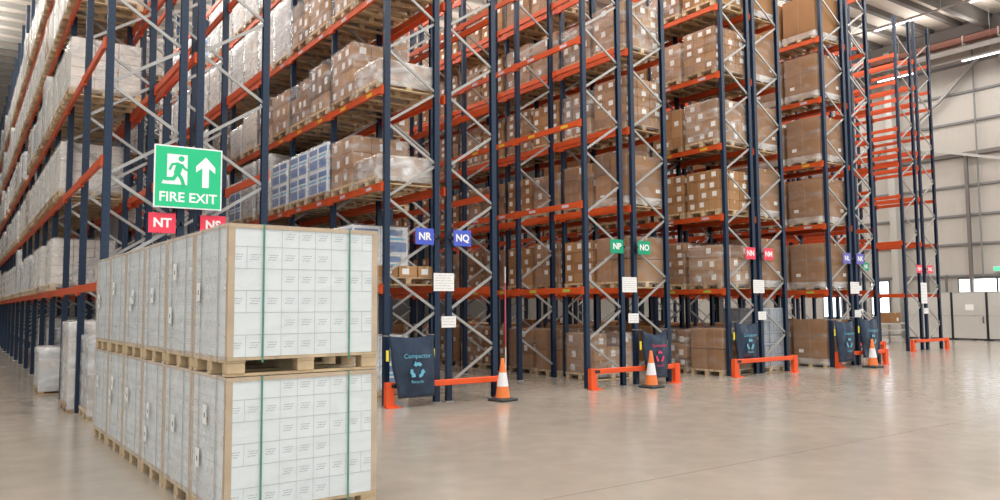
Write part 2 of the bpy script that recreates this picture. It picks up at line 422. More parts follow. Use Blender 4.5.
def rack(code, x, y, s, bays, levels, label, skip=()):
    t = thing('pallet_rack', (x, y, 0), label, 'pallet rack', 'pallet racks')
    RACKS[code] = (x, y, s)
    bmesh_ = {}
    brs = brace_pts(s)
    def one_brace(up_):
        def fn():
            (x0, z0), (x1, z1) = brs[0] if up_ else brs[1]
            b = MB(); b.bar((x0, 0, 0), (x1, 0, z1-z0), .045, .03, 'galv'); return b.mesh('brace')
        return fn
    for k in range(bays+1):
        f = link('upright_frame', mb_cached(('frame', s), lambda: frame_mesh(s, 0).mesh('upright_frame')), t, (0, k*BAY, 0))
        if k < 2:
            for i, ((x0, z0), (x1, z1)) in enumerate(brs):
                link('brace', mb_cached(('brace', s, i % 2), one_brace(i % 2 == 0)), f, (0, 0, z0))
        else:
            def fn():
                b = MB()
                for (x0, z0), (x1, z1) in brs: b.bar((x0, 0, z0), (x1, 0, z1), .045, .03, 'galv')
                return b.mesh('bracing')
            link('bracing', mb_cached(('bracing', s), fn), f)
    n = 0; rest = MB(); left = 0
    def bfn():
        b = MB(); beam_into(b, 0, 0, 0); return b.mesh('beam')
    for k in range(bays):
        for z in levels:
            if (k, levels.index(z)) in skip: continue
            for xc in (-s*.055, s*(D+.055)):
                if n < 98: link('beam', mb_cached('beam', bfn), t, (xc, k*BAY, z)); n += 1
                else: beam_into(rest, xc, k*BAY, z); left += 1
    if left: tag(rest.build('beams', t), kind='stuff')
    # small level stickers on the beams of the aisle side
    if code in ('NR', 'NP', 'NN', 'NL', 'NO', 'NM'):
        for k in range(min(bays, 3)):
            for li in range(4):
                for j in (.55, 1.7):
                    def sfn():
                        b = MB(); x_ = -s*.0812; b.box(x_-.0008, x_+.0008, -.13, .10, -.09, -.03, ['sticker_lime', 'sticker_pale', 'sticker_yellow', 'sticker_pale'][li]); return b.mesh('level_sticker')
                    link('level_sticker', mb_cached(('stk', s, li), sfn), t, (0, k*BAY+j, levels[li]))
    return t
rack('NT', -4.35, 0, 1, 19, LV[:5], 'long blue and orange pallet rack nearest at left, rising behind the red NT sign')
rack('NS', -2.125, 0, -1, 9, LV[:5], 'mostly bare blue and orange pallet rack behind the red NS sign and the exit sign')
rack('NR', 0, 0, 1, 11, LV, 'blue and orange pallet rack whose end post carries the blue NR sign')
rack('NQ', 2.23, 0, -1, 5, LV, 'blue and orange pallet rack whose end post carries the blue NQ sign')
rack('NP', 4.513, 0, 1, 8, LV, 'blue and orange pallet rack whose end post carries the green NP sign')
rack('NO', 6.87, 0, -1, 7, LV, 'blue and orange pallet rack whose end post carries the green NO sign')
rack('NN', 8.915, 0, 1, 6, LV, 'blue and orange pallet rack whose end post carries the red NN sign')
rack('NM', 11.12, 0, -1, 3, LV, 'blue and orange pallet rack whose end post carries the red NM sign')
rack('NL', 13.09, 0, 1, 5, LV, 'blue and orange pallet rack whose end post carries the violet NL sign')
rack('NK', 15.32, 0, -1, 5, LV, 'empty blue and orange pallet rack whose end post carries the violet NK sign')
LVE = [2.03, 3.9, 5.55, 6.7, 7.25, 8.0, 9.05, 9.7, 10.7]
rack('NJ', 17.3, 2.4, 1, 3, LVE[:1]+LVE[1:], 'empty set-back blue and orange rack directly behind rack NK')
rack('NI', 19.55, 2.4, -1, 3, LVE, 'empty set-back blue and orange rack with the small green sign')
rack('NH', 21.5, 2.4, 1, 1, LVE, 'short empty blue and orange rack near the side wall, left half with many orange beams')
rack('NG', 23.85, 2.4, -1, 1, LVE, 'short empty blue and orange rack near the side wall, rightmost half')

# steel columns of the building in the gaps between back-to-back racks
for i, (x, y) in enumerate([(-3.24, 6.96), (14.2, 4.64)]):
    b = MB(); b.box(x-.1, x+.1, y-.1, y-.09, 0, 14.2, 'steel_dark'); b.box(x-.1, x+.1, y+.09, y+.1, 0, 14.2, 'steel_dark'); b.box(x-.008, x+.008, y-.09, y+.09, 0, 14.2, 'steel_dark'); trim(b)

# ---------------------------------------------------------------- pallets and loads
def pallet_mesh(w, l, m='wood'):
    b = MB()
    n = 7
    for i in range(n):                              # deck boards along X
        yc = -l/2+.05+(l-.1)*i/(n-1); b.box(-w/2, w/2, yc-.048, yc+.048, .122, .144, m)
    for xc in (-w/2+.06, 0, w/2-.06):
        b.box(xc-.06, xc+.06, -l/2, l/2, .100, .122, m)
        for yc in (-l/2+.06, 0, l/2-.06): b.cbox(xc-.055, xc+.055, yc-.058, yc+.058, .02, .100, m, .006)
    for yc in (-l/2+.06, 0, l/2-.06): b.box(-w/2, w/2, yc-.05, yc+.05, 0, .02, m)
    return b
def carton_into(b, x0, y0, z0, w, d, h, m, rnd, lab=True, tape=True, c=.007):
    g = .003
    x1, y1, z1 = x0+w-g, y0+d-g, z0+h-g
    x0 += g; y0 += g
    b.cbox(x0, x1, y0, y1, z0, z1, m, c)
    e = .0015
    yc = (y0+y1)/2; xc = (x0+x1)/2
    if tape:
        b.box(xc-.025, xc+.025, y0-e, y1+e, z1-.0005, z1+e, 'tape')
        b.box(xc-.025, xc+.025, y0-e, y0+.001, z1-.07, z1+e, 'tape')
        b.box(x0-e, x0+.001, yc-.0015, yc+.0015, z0+.02, z1-.02, 'tape')
    if lab:
        lw, lh = min(.135, w*.38), min(.14, h*.5)
        if rnd.random() < .72:
            px = x0+.04+rnd.random()*max(.001, w-lw-.1); pz = z0+.04+rnd.random()*max(.001, h-lh-.08)
            b.box(px, px+lw, y0-2*e, y0, pz, pz+lh, 'paper')
        if rnd.random() < .72:
            py = y0+.04+rnd.random()*max(.001, d-lw-.1); pz = z0+.04+rnd.random()*max(.001, h-lh-.08)
            b.box(x0-2*e, x0, py, py+lw, pz, pz+lh, 'paper')
def wrap_mesh(w, l, z0, z1, m, seed=0, amp=.018, top=True, n=7):
    b = MB(); rn = random.Random(seed)
    vs = []; fs = []
    per = []
    for i in range(n): per.append((-w/2+w*i/n, -l/2))
    for i in range(n): per.append((w/2, -l/2+l*i/n))
    for i in range(n): per.append((w/2-w*i/n, l/2))
    for i in range(n): per.append((-w/2, l/2-l*i/n))
    P = len(per); nz = 8
    for k in range(nz+1):
        z = z0+(z1-z0)*k/nz
        for (x, y) in per:
            d = 1+amp*(.35+.9*abs(noise.noise(Vector((x*3+seed, y*3, z*4)))))
            vs.append((x*d, y*d, z))
    for k in range(nz):
        for i in range(P): fs.append((k*P+i, k*P+(i+1)%P, (k+1)*P+(i+1)%P, (k+1)*P+i))
    if top:
        o = len(vs)
        for (x, y) in per: vs.append((x*.86, y*.86, z1+.012+.02*rn.random()))
        for i in range(P): fs.append((nz*P+i, nz*P+(i+1)%P, o+(i+1)%P, o+i))
        fs.append(tuple(range(o, o+P)))
    b.add(vs, fs, m); me = b.mesh('stretch_wrap')
    for p in me.polygons: p.use_smooth = True
    return me

def layout(kind, rnd):
    """list of cartons (x0,y0,z0,w,d,h,mat,label,tape), wrap, pallet wood"""
    W_, L_ = 1.16, 1.0; c = []; wr = None
    def grid(nx, ny, h, nl, mats, lab=True, keep=None, tape=True, jit=.004, zbase=.144, top_drop=0):
        w, d = W_/nx, L_/ny
        for k in range(nl):
            for i in range(nx):
                for j in range(ny):
                    if nx > 2 and ny > 2 and 0 < i < nx-1 and 0 < j < ny-1 and k < nl-1: continue
                    if k == nl-1 and top_drop and rnd.random() < top_drop: continue
                    c.append((-W_/2+i*w+rnd.uniform(0, jit), -L_/2+j*d+rnd.uniform(0, jit), zbase+k*h, w-jit, d-jit, h, rnd.choice(mats), lab, tape))
    if kind == 'label4': grid(3, 3, .24, 4, ['card0', 'card0', 'card2']); wr = None
    elif kind == 'label5': grid(3, 3, .205, 5, ['card0', 'card1', 'card0']); wr = 'wrap_clear'
    elif kind == 'label3': grid(3, 2, .30, 3, ['card0', 'card2'], top_drop=.35); wr = 'wrap_thin'
    elif kind == 'wide': grid(2, 2, .32, 3, ['card0', 'card1'], jit=.01); wr = 'wrap_clear'
    elif kind == 'stag':
        for k in range(4):
            h = .245
            if k % 2 == 0:
                for i in range(2):
                    for j in range(3): c.append((-W_/2+i*W_/2, -L_/2+j*L_/3, .144+k*h, W_/2-.006, L_/3-.006, h, rnd.choice(['card0','card2','card0']), True, True))
            else:
                for i in range(3):
                    for j in range(2): c.append((-W_/2+i*W_/3, -L_/2+j*L_/2, .144+k*h, W_/3-.006, L_/2-.006, h, rnd.choice(['card0','card1','card2']), True, True))
        wr = 'wrap_thin'
    elif kind == 'big':
        c.append((-W_/2, -L_/2, .144, W_, L_, 1.12, 'card1', False, True)); wr = 'base'
    elif kind == 'big2':
        c.append((-W_/2, -L_/2, .144, W_, L_/2-.01, 1.0, 'card1', False, True)); c.append((-W_/2, 0, .144, W_, L_/2, .62, 'card0', False, True))
        c.append((-W_/2, 0, .764, W_, L_/2, .5, 'card3', False, True)); wr = 'base'
    elif kind == 'halves':
        for k in range(2):
            for j in range(2): c.append((-W_/2, -L_/2+j*.5, .144+k*.49, W_, .49, .48, rnd.choice(['card0','card1']), False, True))
        wr = 'wrap_clear'
    elif kind == 'white': grid(3, 3, .18, 5, ['card_cream'], lab=False, tape=False); wr = 'wrap_milky'
    elif kind == 'whiteshort': grid(3, 2, .19, 4, ['card_cream', 'card_grey'], lab=False, tape=False); wr = 'wrap_heavy'
    elif kind == 'tall':
        for i in range(2):
            for j in range(2): c.append((-W_/2+i*.58, -L_/2+j*.5, .144, .55, .46, 1.32, rnd.choice(['card_grey','card_cream','card_grey']), False, False))
        wr = 'wrap_heavy'
    elif kind == 'blue': grid(2, 2, .50, 2, ['card_blue'], lab=False, tape=False); wr = 'wrap_thin'
    elif kind == 'flat': grid(3, 2, .18, 2, ['card2', 'card0'], top_drop=.2); wr = 'wrap_heavy'
    elif kind == 'low': grid(3, 3, .2, 1, ['card0', 'card2'], jit=.02); wr = None
    elif kind == 'mixed':
        z = .144
        for k in range(3):
            h = rnd.choice([.28, .34, .24]); y0 = -L_/2
            nn = rnd.choice([2, 3])
            for j in range(nn):
                for i in range(2):
                    if k == 2 and rnd.random() < .3: continue
                    c.append((-W_/2+i*W_/2+rnd.uniform(0, .03), y0+j*L_/nn+rnd.uniform(0, .02), z, W_/2-.04, L_/nn-.03, h, rnd.choice(['card0','card1','card2','card3']), True, True))
            z += h
        wr = 'wrap_thin'
    elif kind == 'clearbox': grid(2, 3, .28, 4, ['card_grey', 'card_pink'], lab=True, tape=False, jit=.02); wr = 'wrap_heavy'
    elif kind == 'crates': grid(2, 2, .29, 5, ['crate'], lab=False, tape=False, jit=.012); wr = 'wrap_clear'
    return c, wr
KINDLAB = {'label4': 'plain brown labelled cartons', 'label5': 'five-layer small brown cartons', 'label3': 'loosely wrapped brown cartons', 'wide': 'three-layer wide brown cartons', 'stag': 'shiny wrapped brown cartons',
 'big': 'one huge brown carton', 'big2': 'three large brown cartons', 'halves': 'four long brown cartons', 'white': 'wrapped off-white cartons', 'whiteshort': 'low cloudy wrapped white load', 'tall': 'tall cloudy white bales',
 'blue': 'wrapped blue-printed cartons', 'flat': 'low cloudy wrapped load', 'low': 'single layer of small cartons', 'mixed': 'uneven mixed brown cartons', 'crates': 'stacked grey plastic crates', 'clearbox': 'grey cartons in glossy film'}
CATG = 'pallet load'
PROTO = {}
def make_load(kind, var, lod):
    rnd = random.Random(hash_(kind)+var*17)
    root = link('pallet_load', None)
    woodm = 'wood' if var % 2 == 0 else 'wood_old'
    me = mb_cached(('pal', woodm), lambda: pallet_mesh(1.2, 1.0, woodm).mesh('pallet'))
    kid(root, link('pallet', me, root))
    cs, wr = layout(kind, rnd)
    if lod == 0:
        for (x0, y0, z0, w, d, h, m_, lab, tp) in cs:
            b = MB()
            if m_ == 'card_blue': blue_carton(b, w, d, h, rnd)
            elif m_ == 'crate': crate_into(b, w, d, h)
            else: carton_into(b, -w/2, -d/2, 0, w, d, h, m_, rnd, lab, tp)
            if kind.startswith('big') and h > .6: big_print(b, w, d, h)
            o = link('crate' if m_ == 'crate' else 'carton', b.mesh('carton'), root, (x0+w/2, y0+d/2, z0)); kid(root, o)
    else:
        b = MB()
        for (x0, y0, z0, w, d, h, m_, lab, tp) in cs:
            if m_ == 'card_blue':
                q = MB(); blue_carton(q, w, d, h, rnd); merge(b, q, (x0+w/2, y0+d/2, z0))
            elif m_ == 'crate':
                q = MB(); crate_into(q, w, d, h); merge(b, q, (x0+w/2, y0+d/2, z0))
            else: carton_into(b, x0, y0, z0, w, d, h, m_, rnd, lab, tp, .006)
        kid(root, link('carton_block', b.mesh('carton_block'), root))
    top = max(c[2]+c[5] for c in cs)
    if wr == 'base':
        kid(root, link('stretch_wrap', wrap_mesh(1.19, 1.015, .05, .22, 'wrap_heavy', var, top=False), root))
        if lod == 0: kid(root, link('stretch_wrap', wrap_mesh(1.18, 1.01, .22, top-.02, 'wrap_clear', var+3, top=False), root))
    elif wr:
        kid(root, link('stretch_wrap', wrap_mesh(1.18, 1.02, .06, top+.005, wr, var), root))
    return root
def hash_(s): return sum(ord(ch)*(i+3) for i, ch in enumerate(s))
def merge(b, q, off):
    base = len(b.v); b.v += [(v[0]+off[0], v[1]+off[1], v[2]+off[2]) for v in q.v]; b.ac += q.ac
    for f, mi in zip(q.f, q.mi): b.f.append(tuple(i+base for i in f)); b.mi.append(b.mid(q.ms[mi]))
def blue_carton(b, w, d, h, rnd):
    b.cbox(-w/2+.003, w/2-.003, -d/2+.003, d/2-.003, 0, h-.003, 'card_white', .006)
    e = .002
    for (z0, z1, m_) in ((.05*h, .42*h, 'blue_print'), (.5*h, .58*h, 'lite_blue'), (.66*h, .88*h, 'blue_print')):
        k = rnd.uniform(.0, .25)*w
        b.box(-w/2+.03+k*.3, w/2-.03-k, -d/2+.003-e, -d/2+.004, z0, z1, m_)
        b.box(-w/2+.003-e, -w/2+.004, -d/2+.03+k*.4, d/2-.03, z0, z1, m_)
def crate_into(b, w, d, h):
    b.cbox(-w/2+.015, w/2-.015, -d/2+.015, d/2-.015, 0, h-.03, 'crate', .01)
    b.cbox(-w/2+.003, w/2-.003, -d/2+.003, d/2-.003, h-.05, h-.004, 'crate', .008)
    for i in range(5):
        x = -w/2+.06+i*(w-.12)/4; b.box(x-.008, x+.008, -d/2+.005, -d/2+.02, .02, h-.05, 'crate')
        y = -d/2+.06+i*(d-.12)/4; b.box(-w/2+.005, -w/2+.02, y-.008, y+.008, .02, h-.05, 'crate')
def big_print(b, w, d, h):
    e = .002
    for (f0, f1, z0, z1) in ((.1, .32, .62, .635), (.1, .2, .59, .60), (.36, .40, .55, .62)):
        b.box(-w/2+w*f0, -w/2+w*f1, -d/2+.003-e, -d/2+.004, h*z0, h*z1, 'ink')
        b.box(-w/2+.003-e, -w/2+.004, -d/2+d*f0, -d/2+d*f1, h*z0, h*z1, 'ink')
    b.box(w/2-.26, w/2-.12, -d/2+.003-2*e, -d/2+.004, h*.2, h*.28, 'paper')
    b.box(-w/2+.003-2*e, -w/2+.004, d/2-.3, d/2-.16, h*.2, h*.28, 'paper')
    b.box(-w/2+.001, w/2-.001, -d/2+.001, -d/2+.004, h*.495, h*.5, 'card3')
LEVN = ['floor level', 'first beam level', 'second beam level', 'third beam level', 'fourth beam level', 'fifth beam level']
NLOAD = [0]
GROUPN = {}
prng = random.Random(5)
DEEPS = {('NL', 0): [2], ('NL', 1): [2, 3], ('NL', 4): [2, 3], ('NL', 5): [2, 3], ('NM', 2): [1], ('NM', 5): [1], ('NN', 1): [3, 4, 5], ('NN', 3): [4, 5], ('NN', 4): [3, 4, 5], ('NN', 5): [3, 4, 5], ('NQ', 0): [4, 5], ('NQ', 1): [3, 4, 5, 6], ('NQ', 2): [5, 6], ('NQ', 3): [4, 5, 6], ('NQ', 4): [4, 5, 6], ('NQ', 5): [3, 4, 5, 6], ('NR', 0): [2, 3, 4, 5, 6, 7], ('NR', 1): [4, 5, 6, 7, 8, 9], ('NR', 2): [11], ('NR', 3): [11, 12, 13], ('NR', 5): [0, 1, 2, 3, 4, 11], ('NS', 0): [7, 10], ('NS', 1): [8, 10], ('NS', 2): [12], ('NS', 3): [11], ('NS', 4): [10], ('NS', 5): [8, 12], ('NT', 1): [25, 26, 27, 28, 29, 30, 31, 32, 33, 34, 35, 36, 37], ('NT', 2): [26, 27, 28, 29, 30, 31, 32, 33, 34, 35, 37], ('NT', 3): [27, 28, 29, 30, 31, 32, 33, 34, 35, 36, 37], ('NT', 4): [29, 30, 31, 33, 34, 35, 36, 37], ('NT', 5): [4, 6, 30, 31, 32, 33, 34, 36, 37]}
DEEPS[('NO', 0)] = list(range(9, 14)); DEEPS[('NN', 0)] = list(range(5, 12)); DEEPS[('NL', 0)] = list(range(3, 9)); DEEPS[('NQ', 0)] = [6, 7, 8]
DEEP = {(c, l, k) for (c, l), ks in DEEPS.items() for k in ks}
DEEPMB = MB(); drnd = random.Random(3)
def load(code, lev, slot, kind, var=0, lod=1, dx=0, dy=0, rz=None, z=None):
    if (code, lev, slot) in DEEP:
        x, y, s = RACKS[code]
        px, py, pz = x+s*(D/2)+dx, y+.6+(slot//2)*BAY+(slot%2)*1.12+dy, (LV[lev-1]+.001 if lev else 0)
        merge(DEEPMB, pallet_mesh(1.2, 1.0), (px, py, pz))
        for (x0, y0, z0, w, d, h, m_, lab, tp) in layout(kind, drnd)[0]: DEEPMB.cbox(px+x0, px+x0+w, py+y0, py+y0+d, pz+z0, pz+z0+h, 'blue_print' if m_ == 'card_blue' else m_, .006)
        return
    x, y, s = RACKS[code]
    key = (kind, var, lod)
    if key not in PROTO: PROTO[key] = o = make_load(kind, var, lod)
    else: o = copy_tree(PROTO[key])
    o.location = (x+s*(D/2)+dx, y+.6+(slot//2)*BAY+(slot%2)*1.12+dy, (LV[lev-1]+.001 if lev else 0) if z is None else z)
    o.rotation_euler.z = prng.uniform(-.012, .012) if rz is None else rz
    side = ('right-hand rack ' if code == 'NO' else 'rack ')+code
    o['spec'] = '%s,%d,%d' % (code, lev, slot)
    tag(o, '%s, %s, %s, %s from near end' % (KINDLAB[kind], side, LEVN[lev], ORD[slot]), CATG, 'pallet loads of rack '+code)
    NLOAD[0] += 1
    return o
# rack NT: the long row at left. first loaded slot of each level
first = {0: 2, 1: 5, 2: 4, 3: 3, 4: 3, 5: 4}
for lev in range(6):
    for sl in ((1, 2, 3, 5, 6, 8) if lev == 0 else range(first[lev], 38)):
        if lev and prng.random() < .04: continue
        near = sl < first[lev]+2
        k = 'white' if (near or prng.random() < .72) else prng.choice(['whiteshort', 'stag', 'tall'])
        if lev == 0: k = {1: 'clearbox', 2: 'tall', 3: 'clearbox', 5: 'whiteshort', 6: 'clearbox', 8: 'tall'}[sl]
        load('NT', lev, sl, k, prng.randrange(3), 0 if near and lev in (1, 2, 3) else 1, dx=-.06 if lev else {1: .1, 2: -.05, 3: .12, 5: -.2}.get(sl, .1))
# rack NS: nearly bare
for lev, sl, k in [(1, 8, 'mixed'), (1, 10, 'white'), (2, 9, 'white'), (2, 12, 'tall'), (3, 8, 'white'), (3, 11, 'mixed'), (4, 7, 'white'), (4, 10, 'tall'), (5, 8, 'white'), (5, 12, 'tall'), (0, 7, 'tall'), (0, 10, 'white')]:
    load('NS', lev, sl, k, 1)
# rack NR
NR = {0: ['', 'blue', 'blue', 'mixed', 'blue', 'mixed', 'blue', 'blue'],
      1: ['low', 'blue', 'blue', 'blue', 'blue', 'white', 'blue', 'white', 'blue', 'tall'],
      2: ['flat', 'label3', 'blue', 'blue', 'blue', 'tall', 'tall', 'blue', 'tall', 'blue', 'white', 'tall', 'tall', 'white'],
      3: ['flat', 'stag', 'mixed', 'mixed', 'label3', 'mixed', 'white', 'whiteshort', 'mixed', 'flat', 'tall', 'tall', 'white', 'tall'],
      4: ['low', 'mixed', 'stag', 'mixed', 'tall', 'tall', 'tall', 'tall', 'tall', 'tall', 'tall', 'blue', 'tall', 'tall', 'tall', 'tall'],
      5: ['flat', 'mixed', 'mixed', 'tall', 'tall', 'tall', 'tall', 'tall', 'tall', 'tall', 'blue', 'tall', 'tall', 'tall', 'tall', 'tall']}
for lev, ks in NR.items():
    for sl, k in enumerate(ks):
        if k: load('NR', lev, sl, k, (sl+lev) % 3, 0 if sl < 4 and lev < 5 else 1)
# rack NQ: only deeper loads
for lev in range(1, 6):
    for sl in (3, 4, 5, 6):
        load('NQ', lev, sl, prng.choice(['label4', 'wide', 'stag']), sl % 3)
load('NQ', 0, 4, 'wide', 1); load('NQ', 0, 5, 'label4', 1)
# rack NP stands bare; its twin NO, right behind it, is full
for lev, ks in {0: ['', 'label3', 'halves', 'wide', 'label4', 'stag', 'label4', 'wide', 'stag'],
       1: ['halves', 'label4', 'label5', 'label4', 'wide', 'label5', 'stag', 'label4', 'wide', 'label4', 'stag'],
       2: ['big2', 'wide', 'label3', 'label4', 'wide', 'stag', 'label4', 'label5', 'label4', 'wide', 'label4', 'stag'],
       3: ['label5', 'mixed', 'label4', 'label5', 'label4', 'stag', 'label5', 'label4', 'label5', 'wide', 'label4', 'label5'],
       4: ['stag', 'mixed', 'label3', 'stag', 'label4', 'label5', 'label5', 'label4', 'label5', 'label4', 'stag', 'label4'],
       5: ['', '', 'label5', 'wide', 'label4', 'label5', 'label4', 'stag', 'label5', 'label4', 'wide']}.items():
    for sl, k in enumerate(ks):
        if k: load('NO', lev, sl, k, (sl+lev+1) % 3, 0 if sl < 4 and lev < 5 else 1)
# rack NN
for lev, ks in {0: ['halves', 'mixed', 'big2', 'wide', 'label4'], 1: ['label3', 'label5', 'wide', 'label4', 'label4', 'wide'], 2: ['label4', 'label4', 'label5', 'mixed', 'wide', 'label5'],
                3: ['stag', 'label4', 'wide', 'label5', 'wide', 'label4'], 4: ['label5', 'label3', 'label4', 'wide', 'wide', 'wide'], 5: ['label4', 'mixed', 'wide', 'label4', 'wide', 'label5']}.items():
    for sl, k in enumerate(ks): load('NN', lev, sl, k, (sl+lev) % 3, 0 if sl < 2 and lev < 5 else 1)
for c_, a_, b_ in (('NO', 9, 14), ('NN', 5, 12), ('NL', 3, 9), ('NQ', 6, 9)):
    for sl in range(a_, b_): load(c_, 0, sl, ['label4', 'wide', 'big2', 'stag'][sl % 4])
# rack NM
for lev, ks in {0: ['crates', 'wide'], 1: ['big', 'big2'], 2: ['big', 'big'], 3: ['big2', 'big'], 4: ['big', 'wide'], 5: ['big', 'big']}.items():
    for sl, k in enumerate(ks): load('NM', lev, sl, k, (sl+lev) % 3, 0 if sl < 1 and lev < 5 else 1)
# rack NL
for lev, ks in {0: ['big', 'big2', 'wide'], 1: ['big', 'big', 'big2', 'big'], 2: ['big', 'big', 'big', 'big'], 3: ['big', 'big2', 'big', 'big'], 4: ['big', 'big', 'big2', 'big'], 5: ['big', 'big', 'big', 'wide']}.items():
    for sl, k in enumerate(ks): load('NL', lev, sl, k, (sl+lev) % 3, 0 if sl < 2 and lev < 5 else 1)
if DEEPMB.v: tag(DEEPMB.build('distant_pallet_loads'), 'distant pallet loads glimpsed deep inside the racks between the nearer loads', CATG, kind='stuff')

# ---------------------------------------------------------------- foreground block of wrapped white carton loads
FX0, FX1 = -4.32, -3.06; FW = FX1-FX0; FL = .937
def white_carton(face, w, d, h):
    def fn():
        b = MB(); b.cbox(-w/2+.0003, w/2-.0003, -d/2+.0003, d/2-.0003, 0, h-.0006, 'card_white', .0012)
        e = .0008
        def line(u0, u1, z0, z1, side):
            if side == 'f': b.box(u0, u1, -d/2-e, -d/2+.002, z0, z1, 'pale_ink')
            else: b.box(-w/2-e, -w/2+.002, u0, u1, z0, z1, 'pale_ink')
        if 'f' in face:
            for k, (a, c) in enumerate(((.28, .30), (.22, .24), (.30, .2))): 
                n = 5
                for q in range(n):
                    u = -w*a+(w*(a+c))*q/n; line(u, u+(w*(a+c))/n*(.75 if (q+k) % 3 else .5), h*(.62-.11*k), h*(.62-.11*k)+.0045, 'f')
        b.box(-w/2, w/2, -d/2-e, -d/2+.002, h-.0025, h-.0006, 'faint_ink'); b.box(w/2-.002, w/2, -d/2-e, -d/2+.002, 0, h, 'faint_ink')
        b.box(-w/2-e, -w/2+.002, -d/2, d/2, h-.0025, h-.0006, 'faint_ink'); b.box(-w/2-e, -w/2+.002, d/2-.002, d/2, 0, h, 'faint_ink')
        if 'l' in face:
            for k in range(3): line(-d*.28, d*.22, h*(.62-.11*k), h*(.62-.11*k)+.004, 'l')
        return b.mesh('carton')
    return mb_cached(('wc', face, round(w, 3), round(d, 3), h), fn)
FROT = R(1.35)
def fg_load(y0, z0, label, front, gi, FH):
    o_ = Vector((FX0, -5.99, 0)); q = Matrix.Rotation(FROT, 3, 'Z') @ (Vector(((FX0+FX1)/2, y0+FL/2, z0))-o_)+o_
    t = thing('pallet_load', q, label, CATG, 'strapped white carton loads stacked two high', FROT)
    hw, hl = FW/2, FL/2
    # pallet with its pieces
    p = MB()
    for i in range(7):
        yc = -hl+.05+(FL-.11)*i/6; p.box(-hw, hw, yc-.055, yc+.055, .122, .144, 'wood')
    p = p.build('pallet', t)
    b = MB()
    for xc in (-hw+.07, 0, hw-.07): b.box(xc-.07, xc+.07, -hl, hl, .100, .122, 'wood')
    b.build('deck_bearers', p)
    for xc in (-hw+.07, 0, hw-.07):
        for yc in (-hl+.06, 0, hl-.06):
            link('block', mb_cached('fgblock', lambda: _blk()), p, (xc, yc, 0))
    for yc in (-hl+.06, 0, hl-.06): link('skid', mb_cached('fgskid', lambda: _skid(hw)), p, (0, yc, 0))
    nw, ww = .14, .42
    N = 6; CW = (FL-.58)/3
    for k in range(N):
        z = .146+k*FH
        row = [nw, nw]+[nw]*4+[ww] if k % 2 == 0 else [ww]+[nw]*4+[nw, nw]
        xs = -hw
        if front:
            for i, w in enumerate(row):
                link('carton', white_carton('' if w > .3 else 'f', w, .29, FH), t, (xs+w/2, -hl+.145, z)); xs += w
        else:
            link('carton', white_carton('l', ww, .29, FH), t, (-hw+ww/2, -hl+.145, z)); link('carton', white_carton('', ww, .29, FH), t, (hw-ww/2, -hl+.145, z))
            link('carton', white_carton('', ww, .29, FH), t, (0, -hl+.145, z))
        for sgn in (-1, 0, 1): link('carton', white_carton('l' if sgn < 0 else '', ww, .29, FH), t, (sgn*(hw-ww/2), hl-.145, z))
        for j in range(3):
            yy = -hl+.29+CW*(j+.5)
            link('carton', white_carton('l', ww, CW, FH), t, (-hw+ww/2, yy, z)); link('carton', white_carton('', ww, CW, FH), t, (hw-ww/2, yy, z))
            if k == N-1: link('carton', white_carton('', ww, CW, FH), t, (0, yy, z))
    z0_, z1_ = .146, .146+N*FH
    # cardboard edge strips
    for (sx, sy) in ((-1,-1),(1,-1),(1,1),(-1,1)):
        b = MB(); x = sx*(hw+.003); y = sy*(hl+.0015); a = .05
        b.box(min(x, x-sx*a), max(x, x-sx*a), min(y, y-sy*.004)-.001, max(y, y-sy*.004)+.001, z0_, z1_, 'edge_board')
        b.box(min(x, x-sx*.004)-.001, max(x, x-sx*.004)+.001, min(y, y-sy*a), max(y, y-sy*a), z0_, z1_, 'edge_board'); b.build('edge_strip', t)
    b = MB(); b.box(-hw, hw, -hl-.004, -hl+.05, z1_-.001, z1_+.004, 'edge_board'); b.box(-hw, hw, -hl-.006, -hl-.002, z1_-.028, z1_+.004, 'edge_board'); b.build('edge_strip', t)
    b = MB(); b.box(-hw-.004, -hw+.05, -hl, hl, z1_-.001, z1_+.004, 'edge_board'); b.box(-hw-.007, -hw-.003, -hl, hl, z1_-.02, z1_+.004, 'edge_board'); b.build('edge_strip', t)
    for xc in (-hw+.27, hw-.26):
        b = MB(); e = .005
        b.box(xc-.008, xc+.008, -hl-.0105, -hl-.0085, .10, z1_+.006, 'green_strap'); b.box(xc-.008, xc+.008, -hl-.0105, hl+.0105, z1_+.006, z1_+.0075, 'green_strap'); b.box(xc-.008, xc+.008, hl+.0085, hl+.0105, .10, z1_+.006, 'green_strap')
        tag(b.build('strap', t), 'green plastic strap')
    for yc in (-.24, .24):
        b = MB(); b.box(-hw-.011, -hw-.009, yc-.008, yc+.008, .10, z1_+.006, 'dark_strap'); b.box(-hw-.011, hw+.011, yc-.008, yc+.008, z1_+.0075, z1_+.009, 'dark_strap'); b.box(hw+.009, hw+.011, yc-.008, yc+.008, .10, z1_+.006, 'dark_strap'); b.build('strap', t)
    # stretch film round the sides, open or thin on the front
    def film():
        b = MB(); n = 8; nz = 9
        def sheet(fn, m_):
            vs = []; fs = []
            for k in range(nz+1):
                for i in range(n+1): vs.append(fn(i/n, k/nz))
            for k in range(nz):
                for i in range(n): a_ = k*(n+1)+i; fs.append((a_, a_+1, a_+n+2, a_+n+1))
            b.add(vs, fs, m_)
        za, zb = .12, z1_+.01
        dd = lambda u, v, s: .013+.012*abs(noise.noise(Vector((u*4+s+gi, v*6, s))))
        sheet(lambda u, v: (-hw-dd(u, v, 1), -hl-.004+(FL+.008)*u, za+(zb-za)*v), 'wrap_side')
        sheet(lambda u, v: (hw+dd(u, v, 5), -hl-.004+(FL+.008)*u, za+(zb-za)*v), 'wrap_side')
